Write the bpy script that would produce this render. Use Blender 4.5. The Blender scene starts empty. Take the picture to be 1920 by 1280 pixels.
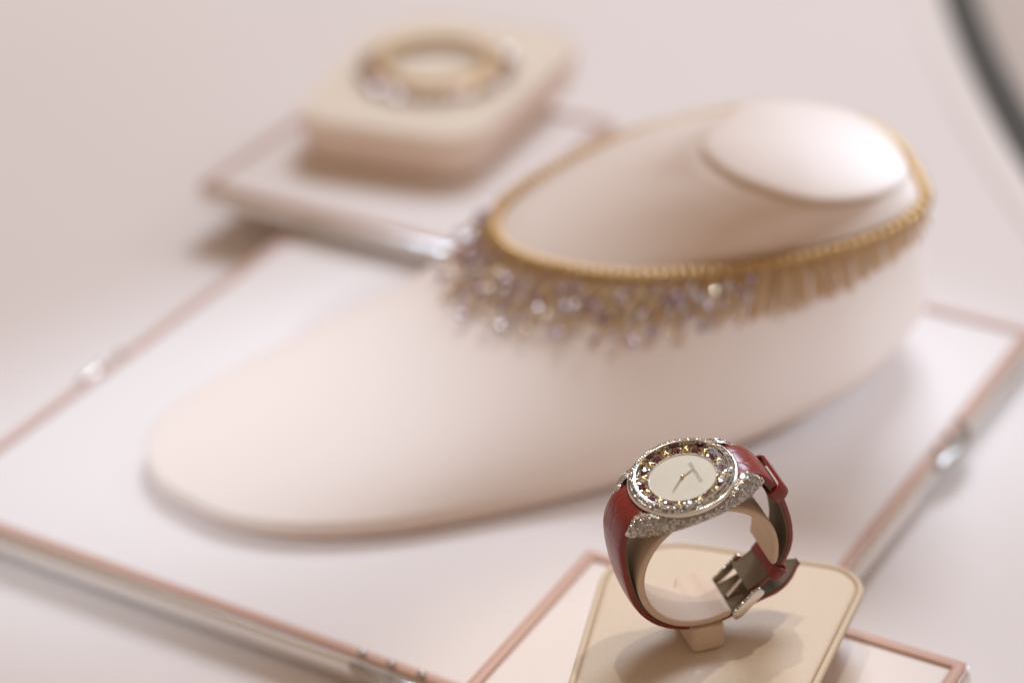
import bpy, bmesh, math, random
import numpy as np
from mathutils import Vector, Matrix
random.seed(21)
SC = bpy.context.scene
COL = SC.collection
MM = 0.001
R = math.radians
sin, cos, pi = math.sin, math.cos, math.pi

# ------------------------------------------------------------------ camera
CAM_H = 523.4
pitch, roll = R(30.5), R(-2.25)
fwd = Vector((0, cos(pitch), -sin(pitch)))
rt0 = Vector((1, 0, 0)); up0 = rt0.cross(fwd)
rt = cos(roll) * rt0 + sin(roll) * up0
up = -sin(roll) * rt0 + cos(roll) * up0
cd = bpy.data.cameras.new('camera'); cam = bpy.data.objects.new('camera', cd); COL.objects.link(cam)
cd.lens = 85; cd.sensor_width = 36; cd.clip_start = 0.01; cd.clip_end = 50
m = Matrix((rt, up, -fwd)).transposed().to_4x4(); m.translation = Vector((0, 0, CAM_H * MM)); cam.matrix_world = m
cd.dof.use_dof = True; cd.dof.focus_distance = 0.744; cd.dof.aperture_fstop = 3.5
SC.camera = cam
vs = SC.view_settings
vs.view_transform = 'Standard'; vs.look = 'None'; vs.gamma = 1; vs.exposure = 0.16; vs.use_curve_mapping = False

# ------------------------------------------------------------------ light: a warm interior and ceiling downlights
world = bpy.data.worlds.new('World'); SC.world = world; world.use_nodes = True
bg = world.node_tree.nodes['Background']
bg.inputs[0].default_value = (1.0, 0.74, 0.54, 1); bg.inputs[1].default_value = 0.385

WHITE = (1.0, 0.92, 0.78); BLUISH = (0.70, 0.88, 1.12); COOL = (0.66, 0.86, 1.11)
# two ceiling spots almost overhead, plus two added unseen area lights, right and overhead
def area_light(name, loc, target, w, h, power, color):
    l = bpy.data.lights.new(name, 'AREA'); l.shape = 'RECTANGLE'; l.size = w; l.size_y = h; l.energy = power; l.color = color
    o = bpy.data.objects.new(name, l); COL.objects.link(o); o.location = Vector(loc)
    o.rotation_euler = (Vector(loc) - Vector(target)).to_track_quat('Z', 'Y').to_euler()
    return o
def spot(name, target, direction, dist, power, size, radius, color):
    l = bpy.data.lights.new(name, 'SPOT'); l.spot_size = R(size); l.spot_blend = 1.0; l.shadow_soft_size = radius; l.energy = power; l.color = color
    o = bpy.data.objects.new(name, l); COL.objects.link(o); d = Vector(direction).normalized()
    o.location = Vector(target) * MM + d * dist; o.rotation_euler = d.to_track_quat('Z', 'Y').to_euler()
    return o
spot('spotlight', (-140, 795, 30), (-0.62, -0.26, 0.74), 1.9, 98.0, 9.2, 0.05, COOL)
spot('spotlight', (158, 822, 75), (0.75, -0.18, 0.62), 1.9, 128.0, 7.4, 0.05, COOL)
spot('spotlight', (50, 622, 60), (0.20, 0.14, 0.96), 1.7, 25.0, 8.0, 0.016, WHITE)
spot('spotlight', (50, 622, 60), (-0.06, 0.22, 0.96), 1.7, 20.0, 8.0, 0.016, WHITE)
def at_dir(d, dist, t=(0.05, 0.8, 0.06)):
    d = Vector(d).normalized(); return tuple(Vector(t) + d * dist)
area_light('side_fill', at_dir((0.76, 0.36, 0.54), 2.4), (0.05, 0.8, 0.06), 0.7, 0.7, 6.0, BLUISH)  # added unseen panel on the right, for reflections in the chrome
area_light('overhead_fill', at_dir((0.16, 0.62, 0.76), 3.2), (-0.25, 1.0, 0.0), 1.4, 1.1, 66.0, (0.79, 0.92, 1.12))  # added broad panel, evens out the brightness of the flat surfaces

# ------------------------------------------------------------------ materials
def srgb(r, g, b):
    f = lambda c: ((c / 255 + 0.055) / 1.055) ** 2.4 if c > 10 else c / 255 / 12.92
    return (f(r), f(g), f(b), 1)

def mat(name, color, rough=0.5, metal=0.0, **kw):
    mt = bpy.data.materials.new(name); mt.use_nodes = True
    nt = mt.node_tree; p = nt.nodes['Principled BSDF']
    p.inputs['Base Color'].default_value = tuple(color)[:3] + (1,)
    p.inputs['Roughness'].default_value = rough; p.inputs['Metallic'].default_value = metal
    for k, v in kw.items():
        p.inputs[k].default_value = v
    return mt

def add_noise(mt, scale, strength, dist=0.0002, detail=4, color_var=0.0, coord='Object', kind='noise'):
    nt = mt.node_tree; p = nt.nodes['Principled BSDF']
    tc = nt.nodes.new('ShaderNodeTexCoord')
    n = nt.nodes.new('ShaderNodeTexNoise' if kind == 'noise' else 'ShaderNodeTexVoronoi')
    n.inputs['Scale'].default_value = scale
    if kind == 'noise': n.inputs['Detail'].default_value = detail
    nt.links.new(tc.outputs[coord], n.inputs['Vector'])
    if strength:
        b = nt.nodes.new('ShaderNodeBump'); b.inputs['Strength'].default_value = strength; b.inputs['Distance'].default_value = dist
        nt.links.new(n.outputs[0], b.inputs['Height']); nt.links.new(b.outputs[0], p.inputs['Normal'])
    if color_var:
        c = p.inputs['Base Color'].default_value[:]
        mx = nt.nodes.new('ShaderNodeMix'); mx.data_type = 'RGBA'
        mx.inputs[6].default_value = tuple(x * (1 - color_var) for x in c[:3]) + (1,)
        mx.inputs[7].default_value = tuple(min(1, x * (1 + color_var)) for x in c[:3]) + (1,)
        nt.links.new(n.outputs[0], mx.inputs[0]); nt.links.new(mx.outputs[2], p.inputs['Base Color'])
    return mt

M = {}
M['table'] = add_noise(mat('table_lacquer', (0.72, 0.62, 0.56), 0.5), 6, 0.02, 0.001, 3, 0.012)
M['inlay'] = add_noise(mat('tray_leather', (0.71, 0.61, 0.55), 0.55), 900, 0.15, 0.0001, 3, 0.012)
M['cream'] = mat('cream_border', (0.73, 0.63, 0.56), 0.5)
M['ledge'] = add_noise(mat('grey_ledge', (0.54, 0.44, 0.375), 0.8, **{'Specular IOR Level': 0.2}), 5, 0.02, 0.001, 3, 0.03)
M['darkmetal'] = mat('dark_metal', (0.065, 0.058, 0.045), 0.7, 0.0, **{'Specular IOR Level': 0.25})
M['rose'] = add_noise(mat('rose_enamel', (0.52, 0.30, 0.215), 0.5, 0.0), 200, 0.03, 0.0002, 3, 0.03)
M['chrome'] = mat('polished_steel', (0.82, 0.78, 0.74), 0.20, 1.0)
M['clipsteel'] = mat('grey_steel', (0.50, 0.46, 0.42), 0.16, 1.0)
M['steel'] = mat('white_gold', (0.78, 0.75, 0.71), 0.16, 1.0)
M['velvet'] = add_noise(mat('satin_leather', (0.785, 0.64, 0.545), 0.46, **{'Specular IOR Level': 0.5, 'Coat Weight': 0.3, 'Coat Roughness': 0.36}), 1200, 0.05, 0.0001, 3, 0.012)
M['cushion'] = add_noise(mat('beige_leather', (0.60, 0.485, 0.37), 0.62, **{'Specular IOR Level': 0.3}), 800, 0.5, 0.0002, 5, 0.09)
M['cushion_side'] = add_noise(mat('beige_leather_side', (0.58, 0.46, 0.335), 0.62, **{'Specular IOR Level': 0.3}), 700, 0.3, 0.00015, 4, 0.03)
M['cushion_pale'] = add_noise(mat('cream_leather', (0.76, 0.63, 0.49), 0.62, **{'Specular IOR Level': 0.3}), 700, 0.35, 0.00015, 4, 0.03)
M['cushion_side_pale'] = add_noise(mat('shade_lifted_blush_side', (0.90, 0.76, 0.66), 0.6, **{'Specular IOR Level': 0.3}), 700, 0.3, 0.00015, 4, 0.03)  # base colour raised to offset the shade this wall falls in
M['groove'] = mat('stitched_groove', (0.42, 0.33, 0.23), 0.7)
M['cuff'] = add_noise(mat('cuff_leather', (0.60, 0.455, 0.345), 0.6), 900, 0.08, 0.0001, 3, 0.02)
M['gold'] = mat('yellow_gold', (0.64, 0.43, 0.21), 0.33, 1.0)
M['gold_pale'] = mat('pale_gold', (0.80, 0.60, 0.37), 0.32, 1.0)
M['gold_bright'] = mat('polished_gold', (0.80, 0.59, 0.31), 0.16, 1.0)
M['gold_bar'] = add_noise(mat('gold_bar', (0.68, 0.475, 0.265), 0.36, 0.9), 700, 0.3, 0.0002, 2, 0.15)
M['amethyst'] = mat('lilac_stone', (0.42, 0.29, 0.36), 0.12, 0.45, **{'Specular IOR Level': 0.9})
M['champagne'] = mat('champagne_stone', (0.68, 0.52, 0.35), 0.12, 0.5, **{'Specular IOR Level': 0.9})
M['clearstone'] = mat('pale_stone', (0.70, 0.64, 0.65), 0.12, 0.75, **{'Specular IOR Level': 0.9})
M['ruby'] = mat('dark_red_stone', (0.12, 0.008, 0.022), 0.05, 0.0, **{'Specular IOR Level': 1.0, 'Coat Weight': 0.6, 'Coat Roughness': 0.03})
M['pearl'] = add_noise(mat('mother_of_pearl', (0.60, 0.565, 0.495), 0.22, 0.0, **{'Coat Weight': 0.3, 'Coat Roughness': 0.08}), 140, 0.0, 0.0002, 3, 0.07)
M['ink'] = mat('dark_print', (0.05, 0.04, 0.035), 0.5)
M['seat'] = mat('stone_seat', (0.30, 0.275, 0.25), 0.3, 1.0)
M['darkgap'] = mat('shaded_steel', (0.10, 0.085, 0.07), 0.35, 0.8)
M['lining'] = add_noise(mat('olive_suede_lining', (0.155, 0.115, 0.07), 0.85), 1500, 0.3, 0.0001, 3, 0.08)

# diamonds: bright facets, every stone its own brightness
d = mat('diamond', (0.75, 0.73, 0.70), 0.09, 1.0); M['diamond'] = d; d.node_tree.nodes['Principled BSDF'].inputs['Roughness'].default_value = 0.16
nt = d.node_tree; p = nt.nodes['Principled BSDF']
g = nt.nodes.new('ShaderNodeNewGeometry'); cr = nt.nodes.new('ShaderNodeValToRGB')
cr.color_ramp.elements[0].color = (0.16, 0.14, 0.125, 1); cr.color_ramp.elements[1].color = (0.98, 0.95, 0.91, 1)
e = cr.color_ramp.elements.new(0.6); e.color = (0.58, 0.545, 0.50, 1)
nt.links.new(g.outputs['Random Per Island'], cr.inputs[0]); nt.links.new(cr.outputs[0], p.inputs['Base Color'])

# glossy red crocodile leather; the strap carries a UV in centimetres
d = mat('red_crocodile', (0.185, 0.013, 0.009), 0.32, 0.0, **{'Coat Weight': 0.15, 'Coat Roughness': 0.18}); M['croc'] = d
nt = d.node_tree; p = nt.nodes['Principled BSDF']
uvn = nt.nodes.new('ShaderNodeUVMap'); mp = nt.nodes.new('ShaderNodeMapping'); mp.inputs['Scale'].default_value = (1.0, 1.7, 1)
vo = nt.nodes.new('ShaderNodeTexVoronoi'); vo.feature = 'DISTANCE_TO_EDGE'; vo.inputs['Scale'].default_value = 1.0; vo.inputs['Randomness'].default_value = 0.45
rp = nt.nodes.new('ShaderNodeValToRGB'); rp.color_ramp.elements[1].position = 0.10
bp = nt.nodes.new('ShaderNodeBump'); bp.inputs['Strength'].default_value = 0.42; bp.inputs['Distance'].default_value = 0.0002
nz = nt.nodes.new('ShaderNodeTexNoise'); nz.inputs['Scale'].default_value = 9
bp2 = nt.nodes.new('ShaderNodeBump'); bp2.inputs['Strength'].default_value = 0.12; bp2.inputs['Distance'].default_value = 0.0004
nt.links.new(uvn.outputs[0], mp.inputs[0]); nt.links.new(mp.outputs[0], vo.inputs['Vector']); nt.links.new(vo.outputs['Distance'], rp.inputs[0])
nt.links.new(uvn.outputs[0], nz.inputs['Vector']); nt.links.new(nz.outputs[0], bp2.inputs['Height'])
nt.links.new(rp.outputs[0], bp.inputs['Height']); nt.links.new(bp2.outputs[0], bp.inputs['Normal']); nt.links.new(bp.outputs[0], p.inputs['Normal'])
nt.links.new(bp.outputs[0], p.inputs['Coat Normal'])
M['red_plain'] = mat('red_leather_edge', (0.20, 0.022, 0.02), 0.35)

# crystal: clear pane with a fresnel reflection
d = bpy.data.materials.new('watch_crystal'); d.use_nodes = True; M['crystal'] = d
nt = d.node_tree; nt.nodes.clear()
o_ = nt.nodes.new('ShaderNodeOutputMaterial'); mx = nt.nodes.new('ShaderNodeMixShader'); tr = nt.nodes.new('ShaderNodeBsdfTransparent')
gl = nt.nodes.new('ShaderNodeBsdfGlossy'); gl.inputs['Roughness'].default_value = 0.02; fr = nt.nodes.new('ShaderNodeFresnel'); fr.inputs[0].default_value = 1.13
nt.links.new(fr.outputs[0], mx.inputs[0]); nt.links.new(tr.outputs[0], mx.inputs[1]); nt.links.new(gl.outputs[0], mx.inputs[2]); nt.links.new(mx.outputs[0], o_.inputs[0])

# ------------------------------------------------------------------ mesh helpers (all coordinates in millimetres)
def mesh(name, verts, faces, material, smooth=False, uvs=None):
    me = bpy.data.meshes.new(name)
    me.from_pydata([(v[0] * MM, v[1] * MM, v[2] * MM) for v in verts], [], faces)
    if uvs is not None:
        ul = me.uv_layers.new(name='UVMap')
        for lp in me.loops: ul.data[lp.index].uv = uvs[lp.vertex_index]
    me.materials.append(M[material])
    if smooth: me.polygons.foreach_set('use_smooth', [True] * len(me.polygons))
    bm = bmesh.new(); bm.from_mesh(me); bmesh.ops.recalc_face_normals(bm, faces=bm.faces[:]); bm.to_mesh(me); bm.free()
    me.update()
    return me

def put(name, me, parent=None, loc=None, rot=None):
    o = bpy.data.objects.new(name, me); COL.objects.link(o)
    if parent is not None: o.parent = parent
    if loc is not None: o.location = Vector(loc) * MM
    if rot is not None:
        o.rotation_mode = 'QUATERNION'; o.rotation_quaternion = rot
    return o

def tag(o, label, cat, group=None):
    o['label'] = label; o['category'] = cat
    if group: o['group'] = group
    return o

def thing(name, label, cat, loc=(0, 0, 0), rotz=0.0, group=None):
    o = bpy.data.objects.new(name, None); COL.objects.link(o); o.empty_display_size = 0.01
    o.location = Vector(loc) * MM; o.rotation_euler = (0, 0, rotz)
    return tag(o, label, cat, group)

def smooth_angle(o, ang=35):
    me = o.data; me.polygons.foreach_set('use_smooth', [True] * len(me.polygons))
    try: me.set_sharp_from_angle(angle=R(ang))
    except Exception: pass
    return o

class MB:
    def __init__(s): s.v = []; s.f = []; s.uv = []
    def add(s, verts, faces):
        n = len(s.v); s.v += [tuple(v) for v in verts]; s.f += [tuple(i + n for i in f) for f in faces]
    def loft(s, rings, closed=True, cap0=False, cap1=False, loop=False):
        n = len(rings[0]); base = len(s.v)
        for r in rings: s.v += [tuple(q) for q in r]
        k = len(rings)
        for i in range(k if loop else k - 1):
            i2 = (i + 1) % k
            for j in range(n if closed else n - 1):
                j2 = (j + 1) % n
                s.f.append((base + i * n + j, base + i * n + j2, base + i2 * n + j2, base + i2 * n + j))
        if cap0: s.f.append(tuple(base + j for j in range(n))[::-1])
        if cap1: s.f.append(tuple(base + (k - 1) * n + j for j in range(n)))
    def box(s, c, sx, sy, sz, ax=None):
        ax = ax or (Vector((1, 0, 0)), Vector((0, 1, 0)), Vector((0, 0, 1)))
        c = Vector(c); vs_ = []
        for dz in (-.5, .5):
            for dx, dy in ((-.5, -.5), (.5, -.5), (.5, .5), (-.5, .5)):
                vs_.append(c + ax[0] * dx * sx + ax[1] * dy * sy + ax[2] * dz * sz)
        s.add(vs_, [(3, 2, 1, 0), (4, 5, 6, 7), (0, 1, 5, 4), (1, 2, 6, 5), (2, 3, 7, 6), (3, 0, 4, 7)])
    def tube(s, pts, r, n=8, loop=False):
        pts = [Vector(q) for q in pts]; rings = []; k = len(pts)
        rr = r if callable(r) else (lambda t: r)
        ref = Vector((0.13, 0.21, 1)).normalized()
        for i, q in enumerate(pts):
            a = pts[(i - 1) % k] if (loop or i > 0) else q
            b = pts[(i + 1) % k] if (loop or i < k - 1) else q
            t = (b - a).normalized(); x = t.cross(ref)
            if x.length < 0.05: x = t.cross(Vector((1, 0, 0)))
            x.normalize(); y = t.cross(x)
            ra = rr(i / max(1, k - 1))
            rings.append([q + (x * cos(2 * pi * j / n) + y * sin(2 * pi * j / n)) * ra for j in range(n)])
        s.loft(rings, True, not loop, not loop, loop)
    def lathe(s, prof, n=64, c=(0, 0, 0), loop=False):
        rings = [[(c[0] + r * cos(2 * pi * j / n), c[1] + r * sin(2 * pi * j / n), c[2] + z) for j in range(n)] for r, z in prof]
        s.loft(rings, True, loop=loop)
    def gem(s, c, nrm, r, h=0.55, n=8, table=0.55, rot=0.0, girdle=0.25):
        nrm = Vector(nrm).normalized(); x = nrm.orthogonal().normalized(); y = nrm.cross(x); c = Vector(c)
        if rot:
            x, y = x * cos(rot) + y * sin(rot), y * cos(rot) - x * sin(rot)
        rings = []
        for rad, z, off in ((r, -girdle * r, 0), (r, 0.08 * r, 0), (r * table, h * r, 0.5)):
            rings.append([c + (x * cos(2 * pi * (j + off) / n) + y * sin(2 * pi * (j + off) / n)) * rad + nrm * z for j in range(n)])
        b = len(s.v)
        for q in rings: s.v += [tuple(w) for w in q]
        for j in range(n):
            k = (j + 1) % n
            s.f.append((b + j, b + k, b + n + k, b + n + j))
            s.f.append((b + n + j, b + n + k, b + 2 * n + j))
            s.f.append((b + n + k, b + 2 * n + k, b + 2 * n + j))
        s.f.append(tuple(b + 2 * n + j for j in range(n)))
    def mesh(s, name, material, smooth=False, uvs=None): return mesh(name, s.v, s.f, material, smooth, uvs)

def closed_spline(pts, n):
    P = np.array(pts, float); k = len(P); out = []
    for i in range(k):
        p0, p1, p2, p3 = P[i - 1], P[i], P[(i + 1) % k], P[(i + 2) % k]
        for t in np.linspace(0, 1, 24, endpoint=False):
            out.append(0.5 * ((2 * p1) + (p2 - p0) * t + (2 * p0 - 5 * p1 + 4 * p2 - p3) * t * t + (3 * p1 - p0 - 3 * p2 + p3) * t ** 3))
    Q = np.array(out); Qc = np.vstack([Q, Q[:1]])
    L = np.concatenate([[0], np.cumsum(np.linalg.norm(np.diff(Qc, axis=0), axis=1))])
    s = np.linspace(0, L[-1], n, endpoint=False)
    return np.stack([np.interp(s, L, Qc[:, i]) for i in range(P.shape[1])], 1)

def open_spline(pts, n):
    P = np.array(pts, float); P = np.vstack([2 * P[0] - P[1], P, 2 * P[-1] - P[-2]]); out = []
    for i in range(1, len(P) - 2):
        p0, p1, p2, p3 = P[i - 1], P[i], P[i + 1], P[i + 2]
        for t in np.linspace(0, 1, 24, endpoint=False):
            out.append(0.5 * ((2 * p1) + (p2 - p0) * t + (2 * p0 - 5 * p1 + 4 * p2 - p3) * t * t + (3 * p1 - p0 - 3 * p2 + p3) * t ** 3))
    out.append(P[-2]); Q = np.array(out)
    L = np.concatenate([[0], np.cumsum(np.linalg.norm(np.diff(Q, axis=0), axis=1))])
    s = np.linspace(0, L[-1], n)
    return np.stack([np.interp(s, L, Q[:, i]) for i in range(P.shape[1])], 1), L[-1]

def round_poly(pts, rads, seg=10):
    """polygon (counter-clockwise) with rounded corners"""
    out = []; n = len(pts)
    for i in range(n):
        p = Vector(pts[i]); a = (Vector(pts[i - 1]) - p).normalized(); b = (Vector(pts[(i + 1) % n]) - p).normalized()
        ang = a.angle(b); r = rads[i]; d_ = r / math.tan(ang / 2)
        c = p + (a + b).normalized() * (r / sin(ang / 2))
        s0 = p + a * d_ - c; s1 = p + b * d_ - c
        t0 = math.atan2(s0.y, s0.x); t1 = math.atan2(s1.y, s1.x); dt = (t1 - t0 + pi) % (2 * pi) - pi
        for k in range(seg + 1):
            t = t0 + dt * k / seg; out.append((c.x + r * cos(t), c.y + r * sin(t)))
    return out

def inset(poly, d_):
    n = len(poly); out = []
    for i in range(n):
        a = Vector(poly[i - 1]); b = Vector(poly[(i + 1) % n]); t = (b - a)
        if t.length < 1e-9: t = Vector((1, 0))
        t.normalize(); out.append((poly[i][0] - t.y * d_, poly[i][1] + t.x * d_))
    return out

# ------------------------------------------------------------------ the setting
def sheet(name, pts, z, material, kind='structure'):
    o = put(name, mesh(name, [(x, y, z) for x, y in pts], [tuple(range(len(pts)))], material)); o['kind'] = kind; return o
# gently curved edge of the counter on the right, its cream border, its dark trim and the ledge beyond
ARC_C, ARC_R = (1741, 1150), 1500.0
def arc(r, y0=250, y1=2300, n=60):
    a0 = math.asin((y0 - ARC_C[1]) / r); a1 = math.asin((y1 - ARC_C[1]) / r)
    return [(ARC_C[0] - r * cos(a0 + (a1 - a0) * k / n), ARC_C[1] + r * sin(a0 + (a1 - a0) * k / n)) for k in range(n + 1)]
def band(name, r0, r1, z0, z1, material, bev=0.0):
    b = MB(); rings = []
    for (ra, rb) in zip(arc(r0), arc(r1)):
        A = Vector((ra[0], ra[1], 0)); B = Vector((rb[0], rb[1], 0)); dvec = (B - A).normalized()
        rings.append([A + Vector((0, 0, z0)), A + Vector((0, 0, z1 - bev)), A + dvec * bev + Vector((0, 0, z1)), B - dvec * bev + Vector((0, 0, z1)), B + Vector((0, 0, z1 - bev)), B + Vector((0, 0, z0))])
    b.loft(rings, True, True, True); return b.mesh(name, material)
sheet('table_top', [(-1500, 250)] + arc(ARC_R + 4) + [(-1500, 2300)], 0, 'table')
o = put('table_border', band('table_border', ARC_R + 16, ARC_R - 1, -4, 1.2, 'cream', 0.5)); o['kind'] = 'structure'
o = put('metal_trim', smooth_angle(put('x', band('metal_trim', ARC_R - 1.2, ARC_R - 19.5, -6, 4.0, 'darkmetal', 1.5))).data)
bpy.data.objects.remove(bpy.data.objects['x'])
tag(o, 'long curved dark grey metal trim along the edge of the white table', 'trim')
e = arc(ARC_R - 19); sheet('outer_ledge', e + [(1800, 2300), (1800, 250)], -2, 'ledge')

# ------------------------------------------------------------------ trays
def make_tray(t, w, d_, h, rim_w, rec):
    """rectangular tray, local origin in the centre of its underside"""
    def rect(ins, z, r=2.0):
        x, y = w / 2 - ins, d_ / 2 - ins; r = max(0.3, r - ins * 0.3)
        return [(q[0], q[1], z) for q in round_poly([(-x, -y), (x, -y), (x, y), (-x, y)], [r] * 4, 5)]
    b = MB(); mid = h * 0.45; rr = h * 0.45; prof = [(rr + 3, 0), (rr * 0.9, 0)]
    for k in range(9):
        a = -pi / 2 + pi * k / 8
        prof.append((rr * 0.55 * (1 - cos(a)) + 0.0, mid + mid * 0.97 * sin(a)))
    prof += [(1.1, h * 0.90), (1.1, h - 1.6), (2.0, h - 1.2)]
    b.loft([rect(i, z, 3) for i, z in prof], True)
    smooth_angle(put('edge_moulding', b.mesh('edge_moulding', 'chrome'), t), 40)
    b = MB(); i0 = 1.5
    b.loft([rect(i, z) for i, z in ((i0, h - 1.8), (i0, h - 0.5), (i0 + 0.6, h), (i0 + rim_w - 0.6, h), (i0 + rim_w, h - 0.5), (i0 + rim_w, h - rec - 1))], True)
    smooth_angle(put('rim', b.mesh('rim', 'rose'), t), 50)
    b = MB(); b.loft([rect(i0 + rim_w - 0.8, h - rec - 0.4), rect(i0 + rim_w + 1, h - rec)], True, False, True)
    b.loft([rect(6, 0.4), rect(6, 1.0)], True, True, True)
    put('inlay', b.mesh('inlay', 'inlay'), t)
TRAY_ROT = R(-31.8)
ex = Vector((cos(TRAY_ROT), sin(TRAY_ROT), 0)); ey = Vector((-sin(TRAY_ROT), cos(TRAY_ROT), 0))
# big tray: left edge x'=-596.5, right edge -266.5, front y'=525.5, back 842.3 in the tray's own axes
def big(a, b): return ex * a + ey * b
x0 = Vector((-202.8, 804.7, 0)).dot(ex); x1 = Vector((207.7, 840.6, 0)).dot(ex)
y0 = Vector((-61, 657.6, 0)).dot(ey); y1 = Vector((171.5, 884.8, 0)).dot(ey)
c = big((x0 + x1) / 2, (y0 + y1) / 2)
BW, BD = x1 - x0, y1 - y0
big_tray = thing('display_tray', 'large square white tray with rose rim carrying the necklace bust', 'tray', (c.x, c.y, 0), TRAY_ROT)
make_tray(big_tray, BW, BD, 15, 4.2, 1.2)
def clip(t, x, y, along):
    b = MB(); a = Vector((1, 0, 0)) if along == 'x' else Vector((0, 1, 0)); out = Vector((x, y, 0)); out = Vector((math.copysign(1, x), 0, 0)) if along == 'y' else Vector((0, math.copysign(1, y), 0))
    b_ = Vector((x, y, 0))
    pts = [b_ + a * (l) + out * (1.6 - 2.4 * (abs(l) / 17) ** 2) + Vector((0, 0, 10.5)) for l in np.linspace(-17, 17, 15)]
    b.tube(pts, lambda s: 2.5 * math.sqrt(max(0.02, 1 - (2 * s - 1) ** 4)), 12)
    for l in (-12, 0, 12):
        q = b_ + a * l - out * 2.4 + Vector((0, 0, 15.6))
        b.add(*[(lambda rg: ([v for r_ in rg for v in r_], [(i * 10 + j, i * 10 + (j + 1) % 10, (i + 1) * 10 + (j + 1) % 10, (i + 1) * 10 + j) for i in range(len(rg) - 1) for j in range(10)]))([[q + Vector((cos(2 * pi * j / 10) * sin(th) * 1.8, sin(2 * pi * j / 10) * sin(th) * 1.8, cos(th) * 1.5)) for j in range(10)] for th in np.linspace(0.05, pi - 0.05, 8)])][0])
    o_ = put('clip', b.mesh('clip', 'clipsteel', True), t); return o_
def to_tray(px, py, t, rot):
    q = Vector((px, py, 0)) - t.location / MM; return q.dot(ex), q.dot(ey)
clip(big_tray, -BW / 2, to_tray(-171, 856, big_tray, 0)[1], 'y')
clip(big_tray, BW / 2, to_tray(167, 777, big_tray, 0)[1], 'y')
clip(big_tray, to_tray(-46, 649, big_tray, 0)[0], -BD / 2, 'x')

TS = 144.0
rot2 = R(-30.9); ax = Vector((cos(rot2), sin(rot2), 0)); ay = Vector((-sin(rot2), cos(rot2), 0))
c = Vector((23.5, 698.9, 15.3)) + ax * TS / 2 - ay * TS / 2
tray_w = thing('display_tray', 'small white tray with rose rim beneath the wristwatch cushion', 'tray', c, rot2, 'small square trays')
make_tray(tray_w, TS, TS, 12, 4.2, 1.2)
rot3 = R(-31.4); ax = Vector((cos(rot3), sin(rot3), 0)); ay = Vector((-sin(rot3), cos(rot3), 0))
c = Vector((-142.8, 996.2, 15.3)) + ax * TS / 2 + ay * TS / 2
tray_b = thing('display_tray', 'small white tray with rose rim beneath the bracelet cushion', 'tray', c, rot3, 'small square trays')
make_tray(tray_b, TS, TS, 12, 4.2, 1.2)

# ------------------------------------------------------------------ cushions
def make_cushion(t, wf, wb, depth, h, taper, rc=15, tone=''):
    """trapezium seen from above, wide end at +y, local origin in the middle of the back edge at the underside"""
    pts = [(-wf / 2, -depth), (wf / 2, -depth), (wb / 2, 0), (-wb / 2, 0)]
    out = round_poly(pts, [rc, rc, rc - 1, rc * 1.8], 10)
    ring = lambda ins, z: [(q[0], q[1], z) for q in inset(out, ins)]
    b = MB(); b.loft([ring(taper + 1.5, 0), ring(taper + .3, 1.2), ring(taper * .88, 3), ring(taper * .42, h * 0.5), ring(taper * .06, h - 2.6), ring(0, h - 1.6), ring(0.2, h - 0.8), ring(0.8, h - 0.15), ring(1.6, h - 0.1), ring(2.1, h - 0.5), ring(2.4, h - 1.3), ring(3, h - 2)], True, True)
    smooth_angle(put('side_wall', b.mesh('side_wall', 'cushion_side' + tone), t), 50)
    b = MB(); b.loft([ring(2.1, h - 1.5), ring(2.9, h - 1.45)], True); put('groove', b.mesh('groove', 'groove'), t)
    b = MB(); b.loft([ring(2.62, h - 2.2), ring(2.7, h - 0.9), ring(3.2, h - 0.35), ring(4.2, h - 0.15), ring(6.5, h)], True, False, True)
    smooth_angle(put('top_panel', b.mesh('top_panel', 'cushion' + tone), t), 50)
PZ = 26.2
PAD_H = 22.6
cush_w = thing('display_cushion', 'beige leather cushion with stitched border under the wristwatch', 'cushion', (74.5, 662.6, PZ), R(-18.6), 'beige leather display cushions')
make_cushion(cush_w, 68, 90, 112, PAD_H, 10)
cush_b = thing('display_cushion', 'beige leather cushion holding the gold bracelet at the back', 'cushion', (-6.5, 1121, PZ), R(-23), 'beige leather display cushions')
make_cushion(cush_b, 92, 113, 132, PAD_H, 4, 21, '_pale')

# ------------------------------------------------------------------ bust
BA = R(32); u1 = np.array([cos(BA), sin(BA)]); u2 = np.array([-sin(BA), cos(BA)]); BO = np.array([0, 790.])
def W3(q): xy = BO + u1 * q[0] + u2 * q[1]; return np.array([xy[0], xy[1], q[2]])
NB = 192
base_uv = [(-130, 50, 18), (-128, 33, 18), (-119.7, 9.6, 18), (-102, -11.5, 18), (-70, -30.4, 18), (-21, -46, 18.5), (28, -60, 22), (72, -70, 28), (112, -72, 34), (147, -61, 37), (168, -46, 37), (182, -22, 37), (186, 8, 37), (177, 36, 35), (150, 62, 30), (100, 90, 24), (40, 104, 20), (-20, 107, 18), (-72, 101, 18), (-106, 88, 18), (-124, 70, 18)]
loop_uv = [(32, 57), (26, 39), (32, 13), (49, -17), (79, -44), (105, -60), (124, -67), (139, -67), (147, -59), (159, -31), (161, -7), (154, 18), (141, 37), (105, 62), (72, 68), (47, 66)]
neck_uv = [(84, -19, 112), (86, -41, 112), (93, -64, 114), (107, -78, 116), (121, -80, 119), (130, -72, 121), (138, -50, 123), (138, -24, 123), (126, 1, 120), (112, 10, 117), (90, 2, 113)]
BASE = np.array([W3(q) for q in closed_spline(base_uv, NB)])
LOOP = np.array([W3((q[0], q[1], 66 + .25 * q[0])) for q in closed_spline(loop_uv, NB)])
NECK = np.array([W3(q) for q in closed_spline(neck_uv, NB)])
_A = np.c_[NECK[:, :2], np.ones(NB)]; NECK[:, 2] = _A @ np.linalg.lstsq(_A, NECK[:, 2], rcond=None)[0]      # the neck is cut flat
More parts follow.
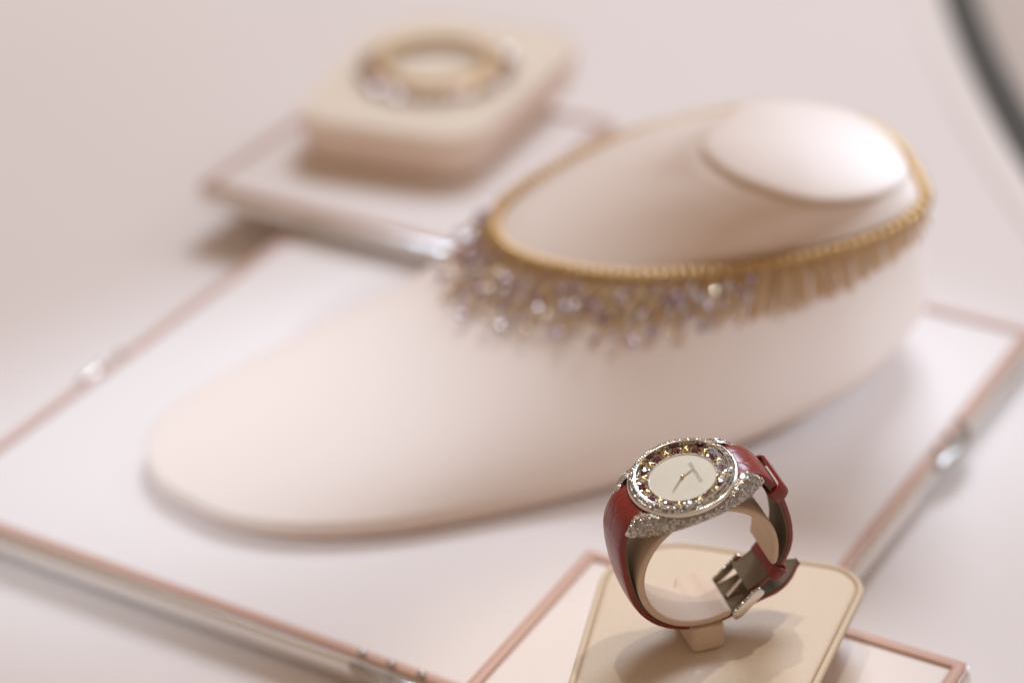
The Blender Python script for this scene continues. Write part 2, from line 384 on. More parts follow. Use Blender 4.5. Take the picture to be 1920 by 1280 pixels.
bin_ = np.array(inset([tuple(q[:2]) for q in BASE], 1.0)) - BASE[:, :2]
ZB = BASE[:, 2] + 4.0
def fprof(h): return .17 * (1 - (1 - h) ** 4) + .23 * h + .60 * h ** 2.8
RUN = np.linalg.norm(BASE[:, :2] - LOOP[:, :2], axis=1); WGT = np.clip((RUN - 45) / 95, 0, 1)
def gprof(h, w): return w * fprof(h) + (1 - w) * (.10 * (1 - (1 - h) ** 9) + .62 * h + .28 * h ** 2)
def surf(h):
    q = BASE * (1 - h) + LOOP * h
    q[:, 2] = ZB + (LOOP[:, 2] - ZB) * gprof(h, WGT); return q
rings = []
HI = np.clip((BASE[:, 2] - 18) / 18, 0, 1)[:, None]
for ins, ih, fz in ((6, 36, 0), (2.5, 33, .03), (1.0, 17, .36), (0.2, 4, .8)):
    q = BASE.copy(); q[:, :2] += bin_ * (ins + ih * HI); q[:, 2] = 13.6 + (BASE[:, 2] - 13.6) * fz; rings.append(q)
for h in (0, .012, .03, .055, .09, .14, .2, .27, .35, .43, .51, .59, .67, .75, .83, .91, 1.0): rings.append(surf(h))
for h in (.12, .26, .42, .58, .74, .88, 1.0):
    q = LOOP * (1 - h) + NECK * h
    cen = NECK.mean(0); bow = sin(pi * h) * 0.05
    q[:, :2] += (cen[:2] - q[:, :2]) * bow * 1.6
    rings.append(q)
nc = NECK.mean(0)
for sc_, dz in ((.96, -0.4), (.90, -0.8), (.6, -1)):
    q = nc + (NECK - nc) * sc_; q[:, 2] += dz; rings.append(q)
b = MB(); b.loft([[tuple(p_) for p_ in r_] for r_ in rings], True, True, True)
bc = BASE.mean(0)
bust = thing('necklace_bust', 'pale blush suede necklace bust with long sloping chest on the large tray', 'bust', (bc[0], bc[1], 13.8))
def local(vs_, org): return [(v[0] - org[0], v[1] - org[1], v[2] - org[2]) for v in vs_]
borg = (bc[0], bc[1], 13.6)
o = put('body', mesh('body', local(b.v, borg), b.f, 'velvet', True), bust)
b = MB(); rr_ = []
for sc_, dz in ((.90, -0.4), (.97, -0.2), (.995, 0.4), (.995, 1.2), (.98, 2.0), (.94, 2.5), (.86, 3.05), (.76, 3.6), (.64, 4.1), (.5, 4.55), (.35, 4.9), (.2, 5.1), (.08, 5.18), (.01, 5.2)):
    q = nc + (NECK - nc) * sc_; q[:, 2] += dz; rr_.append([tuple(p_) for p_ in q])
b.loft(rr_, True, False, True)
put('neck_cap', mesh('neck_cap', local(b.v, borg), b.f, 'velvet', True), bust)

# ------------------------------------------------------------------ necklace
NK = 2048
def dense(P): 
    idx = np.arange(NK) * NB / NK; i0 = idx.astype(int); f_ = (idx - i0)[:, None]
    return P[i0] * (1 - f_) + P[(i0 + 1) % NB] * f_
WD = dense(WGT[:, None])[:, 0]; ZBD = dense(ZB[:, None])[:, 0]; LD = dense(LOOP); LC = LOOP.mean(0); BD_ = dense(BASE)
def S(k, h):
    q = BD_[k % NK] * (1 - h) + LD[k % NK] * h
    return np.array([q[0], q[1], ZBD[k % NK] + (LD[k % NK][2] - ZBD[k % NK]) * gprof(h, WD[k % NK])])
neck_t = thing('gemstone_necklace', 'gold collar necklace with fringe of bars and lilac stones on the bust', 'necklace', (LD[0][0], LD[0][1], LD[0][2]))
norg = tuple(LD[0])
seg = np.linalg.norm(np.diff(np.vstack([LD, LD[:1]]), axis=0), axis=1); per = seg.sum(); cum = np.concatenate([[0], np.cumsum(seg)])
def at_len(s): return int(np.searchsorted(cum, s % per)) % NK
# collar links
def ring_mesh(name, r, tube_r, half, material):
    b = MB(); n = 14; prof = [(r * 0.5, -half), (r * 0.78, -half * .9), (r * .95, -half * 0.5), (r, 0), (r * .95, half * 0.5), (r * 0.78, half * .9), (r * 0.5, half)]
    b.lathe(prof, n, loop=True); return smooth_angle_mesh(b.mesh(name, material))
def smooth_angle_mesh(me, ang=50):
    me.polygons.foreach_set('use_smooth', [True] * len(me.polygons)); me.set_sharp_from_angle(angle=R(ang)); return me
lnk = ring_mesh('collar_link', 3.1, 0, 1.35, 'gold')
core = []
NL = int(per / 3.5)
for i in range(NL):
    k = at_len(i * per / NL); a = LD[(k - 12) % NK]; c_ = LD[(k + 12) % NK]; t = Vector(c_ - a).normalized()
    outw = Vector(S(k, .93) - S(k, 1.0)); outw = (outw - t * outw.dot(t)).normalized(); nrm = t.cross(outw); nrm = nrm if nrm.dot(Vector((LD[k][0] - LC[0], LD[k][1] - LC[1], 0)) / 80 + Vector((0, 0, .6))) > 0 else -nrm
    q = Vector(LD[k]) + nrm * 2.2 + outw * 1.6
    core.append(q - Vector(norg))
    put('collar_link', lnk, neck_t, q - Vector(norg), t.to_track_quat('Z', 'Y'))
b = MB(); b.tube(core, 1.7, 8, True); put('collar_core', b.mesh('collar_core', 'gold_bar', True), neck_t)
# gem and bar meshes, shared
def drop_gem(name, material, L=4.7, w=1.6):
    b = MB(); n = 8; rings_ = []
    for z, r_ in ((-.5, .25), (-.30, .85), (-.05, 1.0), (.22, .78), (.5, .18)):
        rings_.append([(r_ * w * cos(2 * pi * (j + .25) / n), z * L, r_ * w * 0.75 * sin(2 * pi * (j + .25) / n)) for j in range(n)])
    b.loft(rings_, True, True, True); return b.mesh(name, material)
GEMS = [drop_gem('stone', 'amethyst'), drop_gem('stone', 'champagne'), drop_gem('stone', 'clearstone'), drop_gem('stone', 'amethyst', 3.6, 1.6)]
b = MB(); b.box((0, -0.5, 0), 1, 1, 1); _barcube = b
def bar_mesh(L, w=1.45, th=1.1):
    b = MB(); rings_ = []
    for y, s_ in ((0, .7), (-.4, 1), (-L + .8, 1), (-L, .6)):
        rings_.append([(w / 2 * s_ * sx, y, th / 2 * s_ * sz) for sx, sz in ((-1, -.5), (-.5, -1), (.5, -1), (1, -.5), (1, .5), (.5, 1), (-.5, 1), (-1, .5))])
    b.loft(rings_, True, True, True); return b.mesh('fringe_bar', 'gold_bar')
BARS = {l: bar_mesh(l) for l in range(5, 33)}
NS = int(per / 2.1)
for i in range(NS):
    s = i * per / NS; k = at_len(s); frac = s / per            # 0 = chest tip, grows round the front to the nape
    f_ = frac if frac < .5 else frac - 1
    # overall fringe length falls away from the chest towards the nape
    Lmax = float(np.interp(f_, [-.5, -.2, -.1, 0, .06, .2, .28, .36, .45, .5], [10, 13, 25, 34, 34, 29, 22, 17, 13, 10])); gems = -.14 < f_ < .29
    row = (1.0, .62, .84, .48, .95, .70)[i % 6]
    if not gems: row = (1.0, .86, .94)[i % 3]
    Ln = Lmax * row * random.uniform(.93, 1.07)
    D = np.linalg.norm(LD[k] - BD_[k]); dh = .35 / max(D, 20) 
    # walk down the surface by arc length
    def walk(dist):
        h, acc, p0 = 1.0, 0.0, S(k, 1.0)
        while acc < dist and h > .02:
            h -= .6 / max(D, 12) ; p1 = S(k, h); acc += np.linalg.norm(p1 - p0); p0 = p1
        return Vector(p0)
    a = walk(2.0); c_ = walk(2.0 + Ln); t = (a - c_)
    tang = Vector(LD[(k + 12) % NK] - LD[(k - 12) % NK]).normalized(); yv = t.normalized(); zv = tang.cross(yv).normalized()
    if zv.dot(Vector((LD[k][0] - LC[0], LD[k][1] - LC[1], 0)) / 80 + Vector((0, 0, .6))) < 0: zv = -zv
    xv = yv.cross(zv).normalized(); lift = (1.3, 2.9, 2.0)[i % 3] + random.uniform(0, .5)
    Rm = Matrix((xv, yv, zv)).transposed()
    tilt = Matrix.Rotation(R(random.uniform(-5, 5)), 3, 'X') @ Matrix.Rotation(R(random.uniform(-5, 5)), 3, 'Z')
    bl = max(5, min(32, int(round(Ln - (5 if gems else 0)))))
    o = put('fringe_bar', BARS[bl], neck_t, a + zv * lift - Vector(norg), (Rm @ tilt).to_quaternion())
    if gems:
        kind = random.choices([0, 1, 2, 3], [3, 4, 3, 2])[0]
        gq = Matrix.Rotation(R(random.uniform(-20, 20)), 3, 'Y') @ Matrix.Rotation(R(random.uniform(-14, 14)), 3, 'X')
        put('stone', GEMS[kind], o, (0, -bl - 2.2, random.uniform(.2, .9)), gq.to_quaternion())
        if bl > 7:
            put('stone', GEMS[random.choice([0, 1, 2, 3])], o, (random.uniform(-.6, .6), -bl * random.uniform(.5, .72), 1.5), gq.to_quaternion())

# ------------------------------------------------------------------ bracelet
BC = Vector((-31, 1062, PZ + PAD_H + 0.25))
br = thing('gemstone_bracelet', 'gold coiled bracelet with hanging stones on the rear cushion', 'bracelet', BC)
RB = 26.5
lnk2 = ring_mesh('coil_link', 2.6, 0, 1.05, 'gold_pale')
nb = 68; core = []
for i in range(nb):
    a = 2 * pi * i / nb; q = Vector((RB * cos(a), RB * sin(a), 5.6)); core.append(q)
    put('coil_link', lnk2, br, q, Vector((-sin(a), cos(a), 0)).to_track_quat('Z', 'Y'))
b = MB(); b.tube(core, 1.5, 8, True); put('coil_core', b.mesh('coil_core', 'gold', True), br)
nb = 54
BG = [drop_gem('stone', m_, 5.4, 2.1) for m_ in ('clearstone', 'amethyst', 'champagne')]
for i in range(nb):
    a = 2 * pi * i / nb + random.uniform(-.02, .02); out = Vector((cos(a), sin(a), 0)); L = (10.5, 8.2, 9.6)[i % 3]
    yv = (Vector((0, 0, 1)) * .42 - out * .9).normalized(); zv = (out * .45 + Vector((0, 0, .9))).normalized(); xv = yv.cross(zv).normalized(); zv = xv.cross(yv)
    bl = int(L) - 3; bl = max(5, bl)
    o = put('fringe_bar', BARS[bl], br, out * (RB + 2.2) + Vector((0, 0, 5.6)), Matrix((xv, yv, zv)).transposed().to_quaternion())
    gq = Matrix.Rotation(R(random.uniform(-25, 25)), 3, 'Y') @ Matrix.Rotation(R(random.uniform(-15, 15)), 3, 'X')
    put('stone', BG[i % 3], o, (0, -bl - 1.9, .4), gq.to_quaternion())

# ------------------------------------------------------------------ watch: local x to twelve o'clock, z out of the dial
n_c = Vector((-.205, .761, .616)); a_c = Vector((.319, -.543, .777))
bwd = -fwd
nW = (rt * n_c.x + up * n_c.y + bwd * n_c.z).normalized()
aW = (rt * a_c.x + up * a_c.y + bwd * a_c.z); aW = (aW - nW * aW.dot(nW)).normalized()
yW = -aW; xW = yW.cross(nW).normalized()
RING = Vector((55.7, 616.3, 82.0))
BASEZ = 26.0                                   # the ring's lowest point below its centre
watch = thing('wristwatch', 'diamond set round wristwatch on a red crocodile leather strap', 'watch')
mw = Matrix((xW, yW, nW)).transposed().to_4x4(); mw.translation = (RING - nW * BASEZ) * MM; watch.matrix_world = mw
def wput(name, b, material, smooth=False, parent=None, uvs=None, ang=None):
    me = mesh(name, [(v[0], v[1], v[2] + BASEZ) for v in b.v], b.f, material, smooth, uvs)
    o = put(name, me, parent if parent is not None else watch)
    if ang: smooth_angle(o, ang)
    return o
ZD = 31.4
# case body
b = MB(); b.lathe([(6, 24.6), (13.5, 24.6), (15.2, 25.6), (15.9, 27.5), (15.9, 30.6), (15.2, 31.0), (14, 31.0)], 96)
case = wput('case', b, 'darkgap', ang=35)
b = MB(); b.lathe([(15.6, 30.5), (16.8, 30.7), (17.15, 31.1), (17.15, 31.9), (16.85, 32.35), (16.6, 32.4)], 128)
b.lathe([(14.72, 33.36), (14.6, 33.6), (14.35, 33.55), (14.25, 33.0), (14.25, 30.9)], 128)
bez = wput('bezel', b, 'steel', ang=50)
b = MB(); b.lathe([(16.65, 32.25), (14.7, 33.42)], 128)
wput('bezel_seat', b, 'seat', parent=bez)
b = MB()
slope = Vector((33.42 - 32.25, 0, 1.95)).normalized()
for rad, n_, off in ((16.15, 106, 0), (15.2, 100, .5)):
    for i in range(n_):
        a = 2 * pi * (i + off) / n_; z = 32.25 + (16.65 - rad) / 1.95 * 1.17 + .04
        nv = Vector((slope.x * cos(a) * 1, slope.x * sin(a), slope.z)) + Vector((random.uniform(-.14, .14), random.uniform(-.14, .14), 0))
        b.gem((rad * cos(a), rad * sin(a), z), nv, .47, .5, 8, .55, random.random())
o = wput('bezel_diamonds', b, 'diamond', parent=bez); o['kind'] = 'stuff'
# flanks with lugs
def flank(sy):
    """outer skin of one side from lug tip to lug tip: (x, s) -> point; s 0 top inner .. 1 bottom"""
    def prof(x):
        ax_ = abs(x); q = ax_ / 23.0
        yo = 9.3 + 7.6 * (cos(min(1, ax_ / 19.5) * pi / 2) ** 0.9 if ax_ < 19.5 else 0) - 0.9 * max(0, (ax_ - 17) / 6) ** 2
        zt = 30.6 + 0.95 * math.exp(-((ax_ - 15.5) / 3.6) ** 2) - 4.3 * max(0, (ax_ - 15.5) / 7.5) ** 2.0
        zb = 26.9 - 3.5 * min(1, ax_ / 18) ** 1.6 + 0.8 * max(0, (ax_ - 19) / 4) ** 2
        yi = yo - 3.2 if ax_ > 15 else max(7.6, yo - 3.2)
        return yo, yi, zt, zb
    return prof
b = MB(); gemsb = MB()
flk = {}
for sy in (-1, 1):
    prof = flank(sy); b = MB(); rr2 = []; grid = []
    xs = np.linspace(-23, 23, 93)
    for x in xs:
        yo, yi, zt, zb = prof(x); hgt = zt - zb; endf = max(0, (abs(x) - 20.5) / 2.5)
        bul = .55
        sec = [(yi, zb), (yo - .7, zb), (yo - .2, zb + .25), (yo + bul * .4, zb + hgt * .25), (yo + bul * .5, zb + hgt * .5), (yo + bul * .1, zb + hgt * .75), (yo - .7, zt - .25), (yo - 1.6, zt), (yi, zt)]
        cy = (yi + yo) / 2; cz = (zt + zb) / 2; sh = 1 - .35 * endf ** 2
        rr2.append([(x, sy * (cy + (y - cy) * sh), cz + (z - cz) * sh) for y, z in sec])
    b.loft(rr2, True, True, True)
    fo = wput('lug_flank', b, 'steel', ang=60); gb = MB()
    sb = MB(); sk = [[Vector(r_[q]) + Vector((0, sy * .05, .03)) for q in (2, 3, 4, 5, 6, 7)] for r_ in rr2[2:-2]]; sb.loft(sk, False); wput('stone_seat', sb, 'seat', parent=fo, ang=60)
    # pave on the outer skin
    skin = [3, 4, 5, 6, 7, 8] ; path_idx = [2, 3, 4, 5, 6, 7, 8]
    P = np.array(rr2)[:, path_idx, :]
    row = 0; pitch_ = .80
    Lx = 46.0
    nrow = 10
    for ir in range(nrow):
        sfrac = (ir + .5) / nrow
        # arc-length along section at each x
        xcur = -22.4 + (ir % 2) * pitch_ / 2
        while xcur < 22.5:
            fx = (xcur + 23) / 46 * 92; i0 = min(91, int(fx)); tt = fx - i0; sec = P[i0] * (1 - tt) + P[i0 + 1] * tt
            Ls = np.concatenate([[0], np.cumsum(np.linalg.norm(np.diff(sec, axis=0), axis=1))]); usable = Ls[-1]
            npos = sfrac * usable
            pt = np.array([np.interp(npos, Ls, sec[:, q]) for q in range(3)])
            pt2 = np.array([np.interp(min(usable, npos + .2), Ls, sec[:, q]) for q in range(3)]); pt1 = np.array([np.interp(max(0, npos - .2), Ls, sec[:, q]) for q in range(3)])
            sec2 = P[min(92, i0 + 1)]; dx = Vector(P[min(92, i0 + 1)][3] - P[i0][3]).normalized(); ds = Vector(pt2 - pt1).normalized()
            cen_ = sec.mean(0) - np.array([0, sy * 2.2, 1.2]); nv = dx.cross(ds); nv = nv if nv.dot(Vector(pt - cen_)) > 0 else -nv
            inside = (pt[0] ** 2 + pt[1] ** 2) < 16.9 ** 2 and pt[2] > 29.8
            if not inside:
                nv = nv.normalized() + Vector((random.uniform(-.09, .09), random.uniform(-.09, .09), random.uniform(-.09, .09)))
                gb.gem(Vector(pt) - nv * .05, nv, random.uniform(.36, .41), .5, 8, .5, random.random())
            xcur += pitch_ * random.uniform(.95, 1.05)
    o = wput('pave_diamonds', gb, 'diamond', parent=fo); o['kind'] = 'stuff'
# dial, gem track
b = MB(); b.lathe([(0.01, ZD), (10.35, ZD)], 96); dial = wput('dial', b, 'pearl')
b = MB(); b.lathe([(10.3, ZD - .1), (10.35, ZD + .35), (10.65, ZD + .35), (10.7, ZD - .3), (14.2, ZD - .3)], 96); trk = wput('gem_track', b, 'steel', ang=40)
def cross_mesh():
    b = MB()
    for s_ in (-1, 1):
        pts = [(l * 1.85, s_ * l * 1.25, .2 + .95 * (1 - l * l)) for l in np.linspace(-1, 1, 7)]
        b.tube(pts, .34, 6)
    b.tube([(-.35, .0, .95), (.35, 0, .95)], .42, 6)
    return b.mesh('gold_cross', 'gold_bright', True)
cm = cross_mesh()
b = MB(); b.gem((0, 0, 0), (0, 0, 1), 1.25, .66, 10, .5); rm = b.mesh('red_stone', 'ruby')
b = MB(); b.gem((0, 0, 0), (0, 0, 1), .72, .6, 8, .5); dm = b.mesh('small_diamond', 'diamond')
for i in range(12):
    for da, rad, me, nm, z in ((3, 12.3, cm, 'gold_cross', .15), (18, 12.5, rm, 'red_stone', .45), (10.6, 13.2, dm, 'small_diamond', .15), (10.6, 11.5, dm, 'small_diamond', .1), (25.4, 13.2, dm, 'small_diamond', .15), (25.4, 11.5, dm, 'small_diamond', .1), (18, 11.15, dm, 'small_diamond', .0)):
        a = R(da + 30 * i); rq = Matrix.Rotation(a, 3, 'Z')
        if nm != 'gold_cross': rq = rq @ Matrix.Rotation(R(random.uniform(-12, 12)), 3, 'X') @ Matrix.Rotation(R(random.uniform(-12, 12)), 3, 'Y')
        put(nm, me, watch, (rad * cos(a), rad * sin(a), ZD - .3 + z + BASEZ), rq.to_quaternion())
# hands
def hand(dx, dy, w, z, name):
    b = MB(); v = Vector((dx, dy, 0)); L = v.length; t = v.normalized(); s_ = Vector((-t.y, t.x, 0))
    rings_ = []
    for q, ww in ((-.16, .7), (0, 1), (.7, .8), (1.0, .25)):
        c_ = t * L * q + Vector((0, 0, z)); rings_.append([c_ + s_ * w * ww, c_ + Vector((0, 0, .14)), c_ - s_ * w * ww, c_ - Vector((0, 0, .05))])
    b.loft(rings_, True, True, True); return wput(name, b, 'gold_bright')
hand(4.5, 1.66, .21, ZD + .35, 'hour_hand'); hand(-5.25, -4.85, .19, ZD + .6, 'minute_hand')
b = MB(); b.lathe([(.01, ZD + 1.0), (.35, ZD + .98), (.62, ZD + .7), (.66, ZD + .1)], 24); wput('hand_cap', b, 'gold_bright', True)
# lettering: serif capitals of thick and thin strokes, running from nine to three o'clock (towards -y), tops to +x
GL = {
 'T': ([(.5, 0, .5, 1, 1), (.04, .96, .96, .96, .5), (.3, .03, .7, .03, .4), (.04, .98, .04, .78, .4), (.96, .98, .96, .78, .4)], .92),
 'I': ([(.25, 0, .25, 1, 1), (.05, .03, .45, .03, .4), (.05, .97, .45, .97, .4)], .5),
 'F': ([(.22, 0, .22, 1, 1), (.04, .97, .8, .97, .45), (.22, .52, .6, .52, .45), (.04, .03, .42, .03, .4), (.8, .98, .8, .78, .4), (.6, .62, .6, .42, .4)], .84),
 'A': ([(.08, 0, .5, 1, .5), (.5, 1, .9, 0, 1), (.25, .35, .75, .35, .4), (-.05, .03, .25, .03, .4), (.72, .03, 1.06, .03, .4)], 1.0),
 'N': ([(.12, 0, .12, 1, .5), (.12, 1, .88, 0, 1), (.88, 0, .88, 1, .5), (-.02, .03, .28, .03, .4), (-.02, .97, .2, .97, .4), (.74, .97, 1.02, .97, .4)], 1.0),
 'Y': ([(.08, 1, .5, .45, 1), (.92, 1, .5, .45, .5), (.5, .45, .5, 0, 1), (.32, .03, .68, .03, .4), (-.06, .97, .24, .97, .4), (.76, .97, 1.06, .97, .4)], .98),
 '&': ([(.95, .05, .3, .75, .9), (.3, .75, .45, .98, .6), (.45, .98, .6, .78, .6), (.6, .78, .15, .35, .6), (.15, .35, .2, .08, .9), (.2, .08, .55, .04, .6), (.55, .04, .9, .5, .5)], 1.05),
 'C': ([(.85, .82, .55, 1, .6), (.55, 1, .2, .8, .8), (.2, .8, .12, .5, 1), (.12, .5, .2, .2, 1), (.2, .2, .55, 0, .8), (.55, 0, .88, .2, .5), (.86, .98, .86, .72, .4)], .95),
 'O': ([(.5, 1, .18, .8, .7), (.18, .8, .1, .5, 1), (.1, .5, .18, .2, 1), (.18, .2, .5, 0, .7), (.5, 0, .82, .2, .7), (.82, .2, .9, .5, 1), (.9, .5, .82, .8, 1), (.82, .8, .5, 1, .7)], 1.02),
 '.': ([(.12, 0, .12, .13, 1.1)], .3)}
b = MB(); hgt = 1.15; word = 'TIFFANY&CO.'; wid = sum(GL[c_][1] for c_ in word) * hgt * .82 + .12 * hgt * (len(word) - 1); pen = -wid / 2
for ch in word:
    st, adv = GL[ch]
    for xa, ya, xb, yb, th in st:
        A = Vector((4.3 - hgt / 2 + ya * hgt, -(pen + xa * hgt * .82), ZD + .02)); B = Vector((4.3 - hgt / 2 + yb * hgt, -(pen + xb * hgt * .82), ZD + .02))
        t = (B - A).normalized(); s_ = Vector((-t.y, t.x, 0)) * (.085 * th); z_ = Vector((0, 0, .012))
        b.add([A - s_, A + s_, B + s_, B - s_, A - s_ + z_, A + s_ + z_, B + s_ + z_, B - s_ + z_], [(0, 1, 2, 3), (4, 5, 6, 7), (0, 1, 5, 4), (1, 2, 6, 5), (2, 3, 7, 6), (3, 0, 4, 7)])
    pen += adv * hgt * .82 + .12 * hgt
wput('lettering', b, 'ink', parent=dial)
b = MB(); b.lathe([(14.25, 33.45), (13.8, 33.62), (10, 33.72), (5, 33.76), (.01, 33.78)], 96); wput('crystal', b, 'crystal', True)

# strap
def strap(name, pts, widths, material, off0, off1, nseg=70, tip=False, yinset=0.0, parent=None, nrm_sign=1, bev=.5, smooth=60):
    P, L = open_spline(pts, nseg); b = MB(); uvs = []; rings_ = []
    for i in range(nseg):
        a = P[max(0, i - 1)]; c_ = P[min(nseg - 1, i + 1)]; t = (c_ - a) / np.linalg.norm(c_ - a); nx = np.array([-t[1], t[0]]) * nrm_sign
        s = i / (nseg - 1); w = np.interp(s, [q[0] for q in widths], [q[1] for q in widths]) / 2 - yinset
        if tip:
            q = max(0, 1 - (1 - s) * L / 13.0); w *= max(.06, 1 - q ** 1.9)
        t0, t1 = off0, off1; bv = min(bev, abs(t1 - t0) * .45); sec = []
        cr_ = .45
        prof = [(-w, t0), (-w, t1 - bv * 1.2), (-w + bv * .4, t1 - bv * .4), (-w + bv * 1.3, t1)] + [(w * y_, t1 + cr_ * (1 - y_ * y_) * (1 if t1 > t0 else 0)) for y_ in (-.66, -.33, 0, .33, .66)] + [(w - bv * 1.3, t1), (w - bv * .4, t1 - bv * .4), (w, t1 - bv * 1.2), (w, t0)]
        ring_ = []
        for y_, o_2 in prof:
            ring_.append((P[i][0] + nx[0] * o_2, y_, P[i][1] + nx[1] * o_2)); uvs.append((s * L * .1, y_ * .1))
        rings_.append(ring_)
    b.loft(rings_, True, True, True)
    return wput(name, b, material, parent=parent, uvs=uvs, ang=smooth)
LEFT = [(-14.3, 29.0), (-17.5, 29.2), (-21.2, 27.0), (-24.2, 21.5), (-25.4, 14), (-25.6, 5), (-24.9, -3), (-22.8, -10), (-18.6, -16.6), (-12, -21.8), (-4, -24.7), (3, -25.0), (8, -24.3), (14, -23.2), (20, -23.0), (26, -22.4), (31.2, -20.6)]
RIGHT = [(14.3, 29.0), (17.5, 29.2), (21.0, 27.3), (24.2, 23), (26.6, 16.5), (28, 8), (28.2, 0), (27, -6), (24.2, -11), (20, -14.9), (15, -17.4), (11.5, -18.6)]
WL = [(0, 15.4), (.25, 15.2), (.6, 14), (1, 13.6)]
sl = strap('strap', LEFT, WL, 'croc', -.5, 1.2, 110, True, nrm_sign=-1)
strap('strap_lining', LEFT, WL, 'lining', -.55, -1.0, 110, True, .25, sl, -1, .15)
sr = strap('strap', RIGHT, WL, 'croc', -.5, 1.2, 90, False, nrm_sign=1)
strap('strap_lining', RIGHT, WL, 'lining', -.55, -1.0, 90, False, .25, sr, 1, .15)
# keepers: closed bands round the strap
def keeper(name, cx, cz, tx, tz, length, y0_, y1_, n0, n1, th, parent, bulge=0.0):
    t = Vector((tx, 0, tz)).normalized(); nx = Vector((-t.z, 0, t.x)); 
    if nx.dot(Vector((cx, 0, cz))) < 0: nx = -nx
    cen = Vector((cx, 0, cz)); b = MB()
    def loopc(grow):
        pts = round_poly([(y0_ - grow, n0 - grow), (y1_ + grow, n0 - grow), (y1_ + grow, n1 + grow), (y0_ - grow, n1 + grow)], [.8 + grow, .8 + grow, 1.6 + grow, 1.6 + grow], 6)
        return [(y_, n_ + bulge * max(0, (n_ - n0) / (n1 - n0)) * (1 - ((2 * y_ - y0_ - y1_) / (y1_ - y0_ + 3)) ** 2)) for y_, n_ in pts]
    o0, o1, om = loopc(0), loopc(th), loopc(th * .85)
    rings_ = []
    for lp, l in ((o0, -length / 2), (om, -length / 2), (o1, -length / 2 + .35), (o1, length / 2 - .35), (om, length / 2), (o0, length / 2)):
        rings_.append([cen + t * l + Vector((0, y_, 0)) + nx * n_ for y_, n_ in lp])
    b.loft(rings_, True, loop=True)
    uvs = [(v[0] * .1 + 3, v[1] * .1) for v in b.v]
    return wput(name, b, 'croc', parent=parent, uvs=uvs, ang=50)
keeper('strap_keeper', 26.2, 17.6, 1.6, -4, 5.2, -7.9, 8.2, -1.6, 1.7, .8, sr, 1.5)
keeper('strap_keeper', 21.8, -15.2, 5, 4.2, 4.6, -7.4, 7.4, -1.8, 2.0, .8, sr, .4)
# buckle
b = MB()
def rbar(A, B, w, h):
    A, B = Vector(A), Vector(B); t = (B - A).normalized(); y = Vector((0, 1, 0)) if abs(t.y) < .9 else Vector((0, 0, 1)); y = (y - t * y.dot(t)).normalized(); z = t.cross(y)
    L = (B - A).length; rings_ = []
    for q, s_ in ((0, .6), (.05, .9), (.14, 1), (.86, 1), (.95, .9), (1, .6)):
        c_ = A + t * L * q; rings_.append([c_ + (y * cy_ * w + z * cz_ * h) * s_ * .5 for cy_, cz_ in ((-1, -.5), (-.6, -1), (.6, -1), (1, -.5), (1, .5), (.6, 1), (-.6, 1), (-1, .5))])
    b.loft(rings_, True, True, True)
for sy in (-1, 1):
    rbar((4.5, sy * 8.6, -24.6), (15.2, sy * 8.6, -17.6), 1.5, 3.4)
rbar((5.3, -8.6, -25.6), (5.3, 8.6, -25.6), 1.6, 1.6); rbar((12.4, -8.8, -18.7), (12.4, 8.8, -18.7), 1.3, 1.3)
rbar((12.4, 0, -18.4), (5.2, 0, -24.0), 1.5, 1.0)
bk = wput('buckle', b, 'steel', ang=40)
gb = MB()
for sy in (-1, 1):
    for i in range(11):
        f_ = (i + .5) / 11; gb.gem((4.8 + 10.2 * f_ - 1.0, sy * 8.6, -24.4 + 6.8 * f_ + 1.5), (-.55, sy * .2, .83), .42, .5, 7, .5, random.random())
o = wput('buckle_diamonds', gb, 'diamond', parent=bk); o['kind'] = 'stuff'

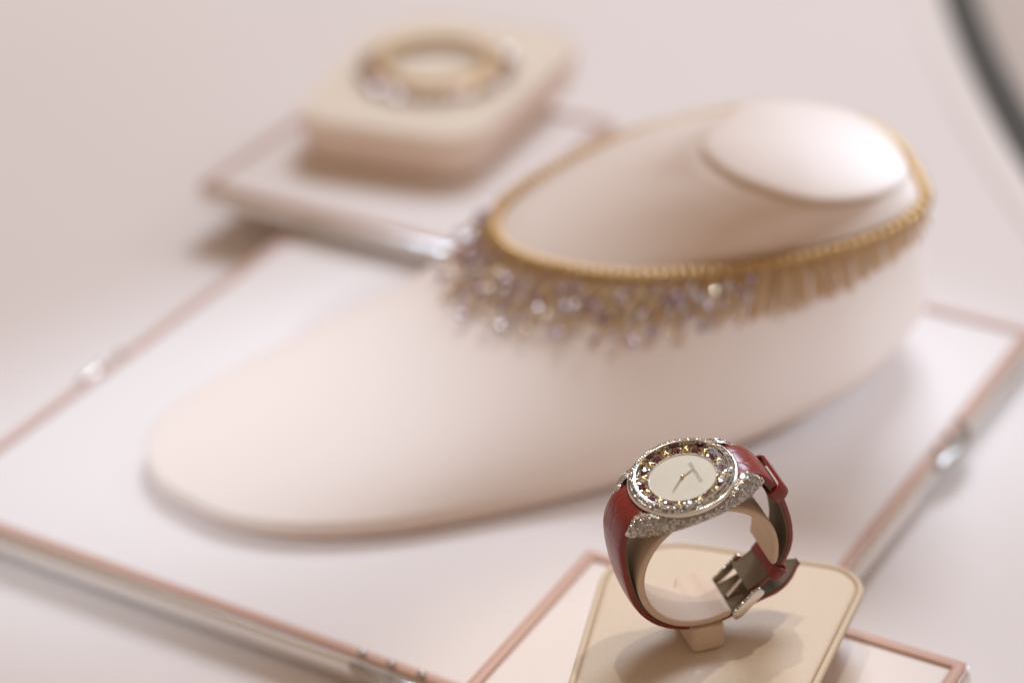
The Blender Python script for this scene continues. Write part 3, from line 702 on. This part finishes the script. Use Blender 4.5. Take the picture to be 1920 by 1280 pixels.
# ------------------------------------------------------------------ the cuff that carries the watch
stand = thing('watch_stand', 'beige open leather cuff on a block foot carrying the red strap watch', 'watch stand')
stand.matrix_world = mw.copy()
def sput(name, b, material, ang=50):
    o = put(name, mesh(name, [(v[0], v[1], v[2] + BASEZ) for v in b.v], b.f, material), stand); return smooth_angle(o, ang)
b = MB(); rings_ = []
A0, A1 = R(-90 + 11), R(-90 + 65 - 360)       # from the lower end round the left and the top to the right end
nn = 130; RI, RO = 21.2, 23.6
for i in range(nn):
    f_ = i / (nn - 1); a = A0 + (A1 - A0) * f_
    hw0, hw1 = 8.9, 8.9
    deg = math.degrees(a - A0) * -1
    if deg < 34: hw1 = 8.9 + 5.2 * (1 if 9 < deg < 27 else 0.0 if deg < 3 or deg > 33 else (deg - 3) / 6 if deg <= 9 else (33 - deg) / 6)
    endr = min(1, (0.03 + min(f_, 1 - f_) * 330 * R(1) * RO / 1.3)); endr = math.sqrt(min(1, endr))
    cosr = endr; wred = (1 - endr) * 1.0
    rm_ = (RI + RO) / 2; hr = (RO - RI) / 2 * endr
    sec = []
    for y_, sgn in ((-hw0 + wred, -1), (hw1 - wred, 1)):
        for k in range(7):
            th = (-pi / 2 + pi * k / 6) if sgn > 0 else (pi / 2 + pi * k / 6)
            sec.append((y_ + sgn * (-1.2 + 1.2 * abs(cos(th))), rm_ + hr * sin(th)))
    rings_.append([(r_ * cos(a), y_, r_ * sin(a)) for y_, r_ in sec])
b.loft(rings_, True, True, True)
sput('cuff', b, 'cuff')
# block foot standing on the cushion, aligned with the cuff's axis
b = MB(); foot_top = -25.9; 
def frect(hx, hy, r_): return round_poly([(-hx, -hy), (hx, -hy), (hx, hy), (-hx, hy)], [r_] * 4, 5)
zpad = PZ + PAD_H + .05
inv = mw.inverted(); 
fc = RING + Vector((xW.x, xW.y, 0)) * (0.5) ; rz = math.atan2(xW.y, xW.x)
fwx = Vector((cos(rz), sin(rz), 0)); fwy = Vector((-sin(rz), cos(rz), 0))
rings_ = []
top = RING.z - 23.4
for hx, hy, z in ((4.6, 7.6, zpad), (5.3, 8.4, zpad + .5), (5.6, 8.6, zpad + 1.4), (5.4, 8.4, top - 1.8), (5.2, 8.2, top - .8)):
    ring_ = []
    for q in frect(hx, hy, 1.9):
        w_ = fc + fwx * q[0] + fwy * q[1]; w_.z = z; l_ = inv @ (w_ * MM) / MM; ring_.append((l_.x, l_.y, l_.z - BASEZ))
    rings_.append(ring_)
b.loft(rings_, True, True, True)
sput('foot', b, 'cuff')
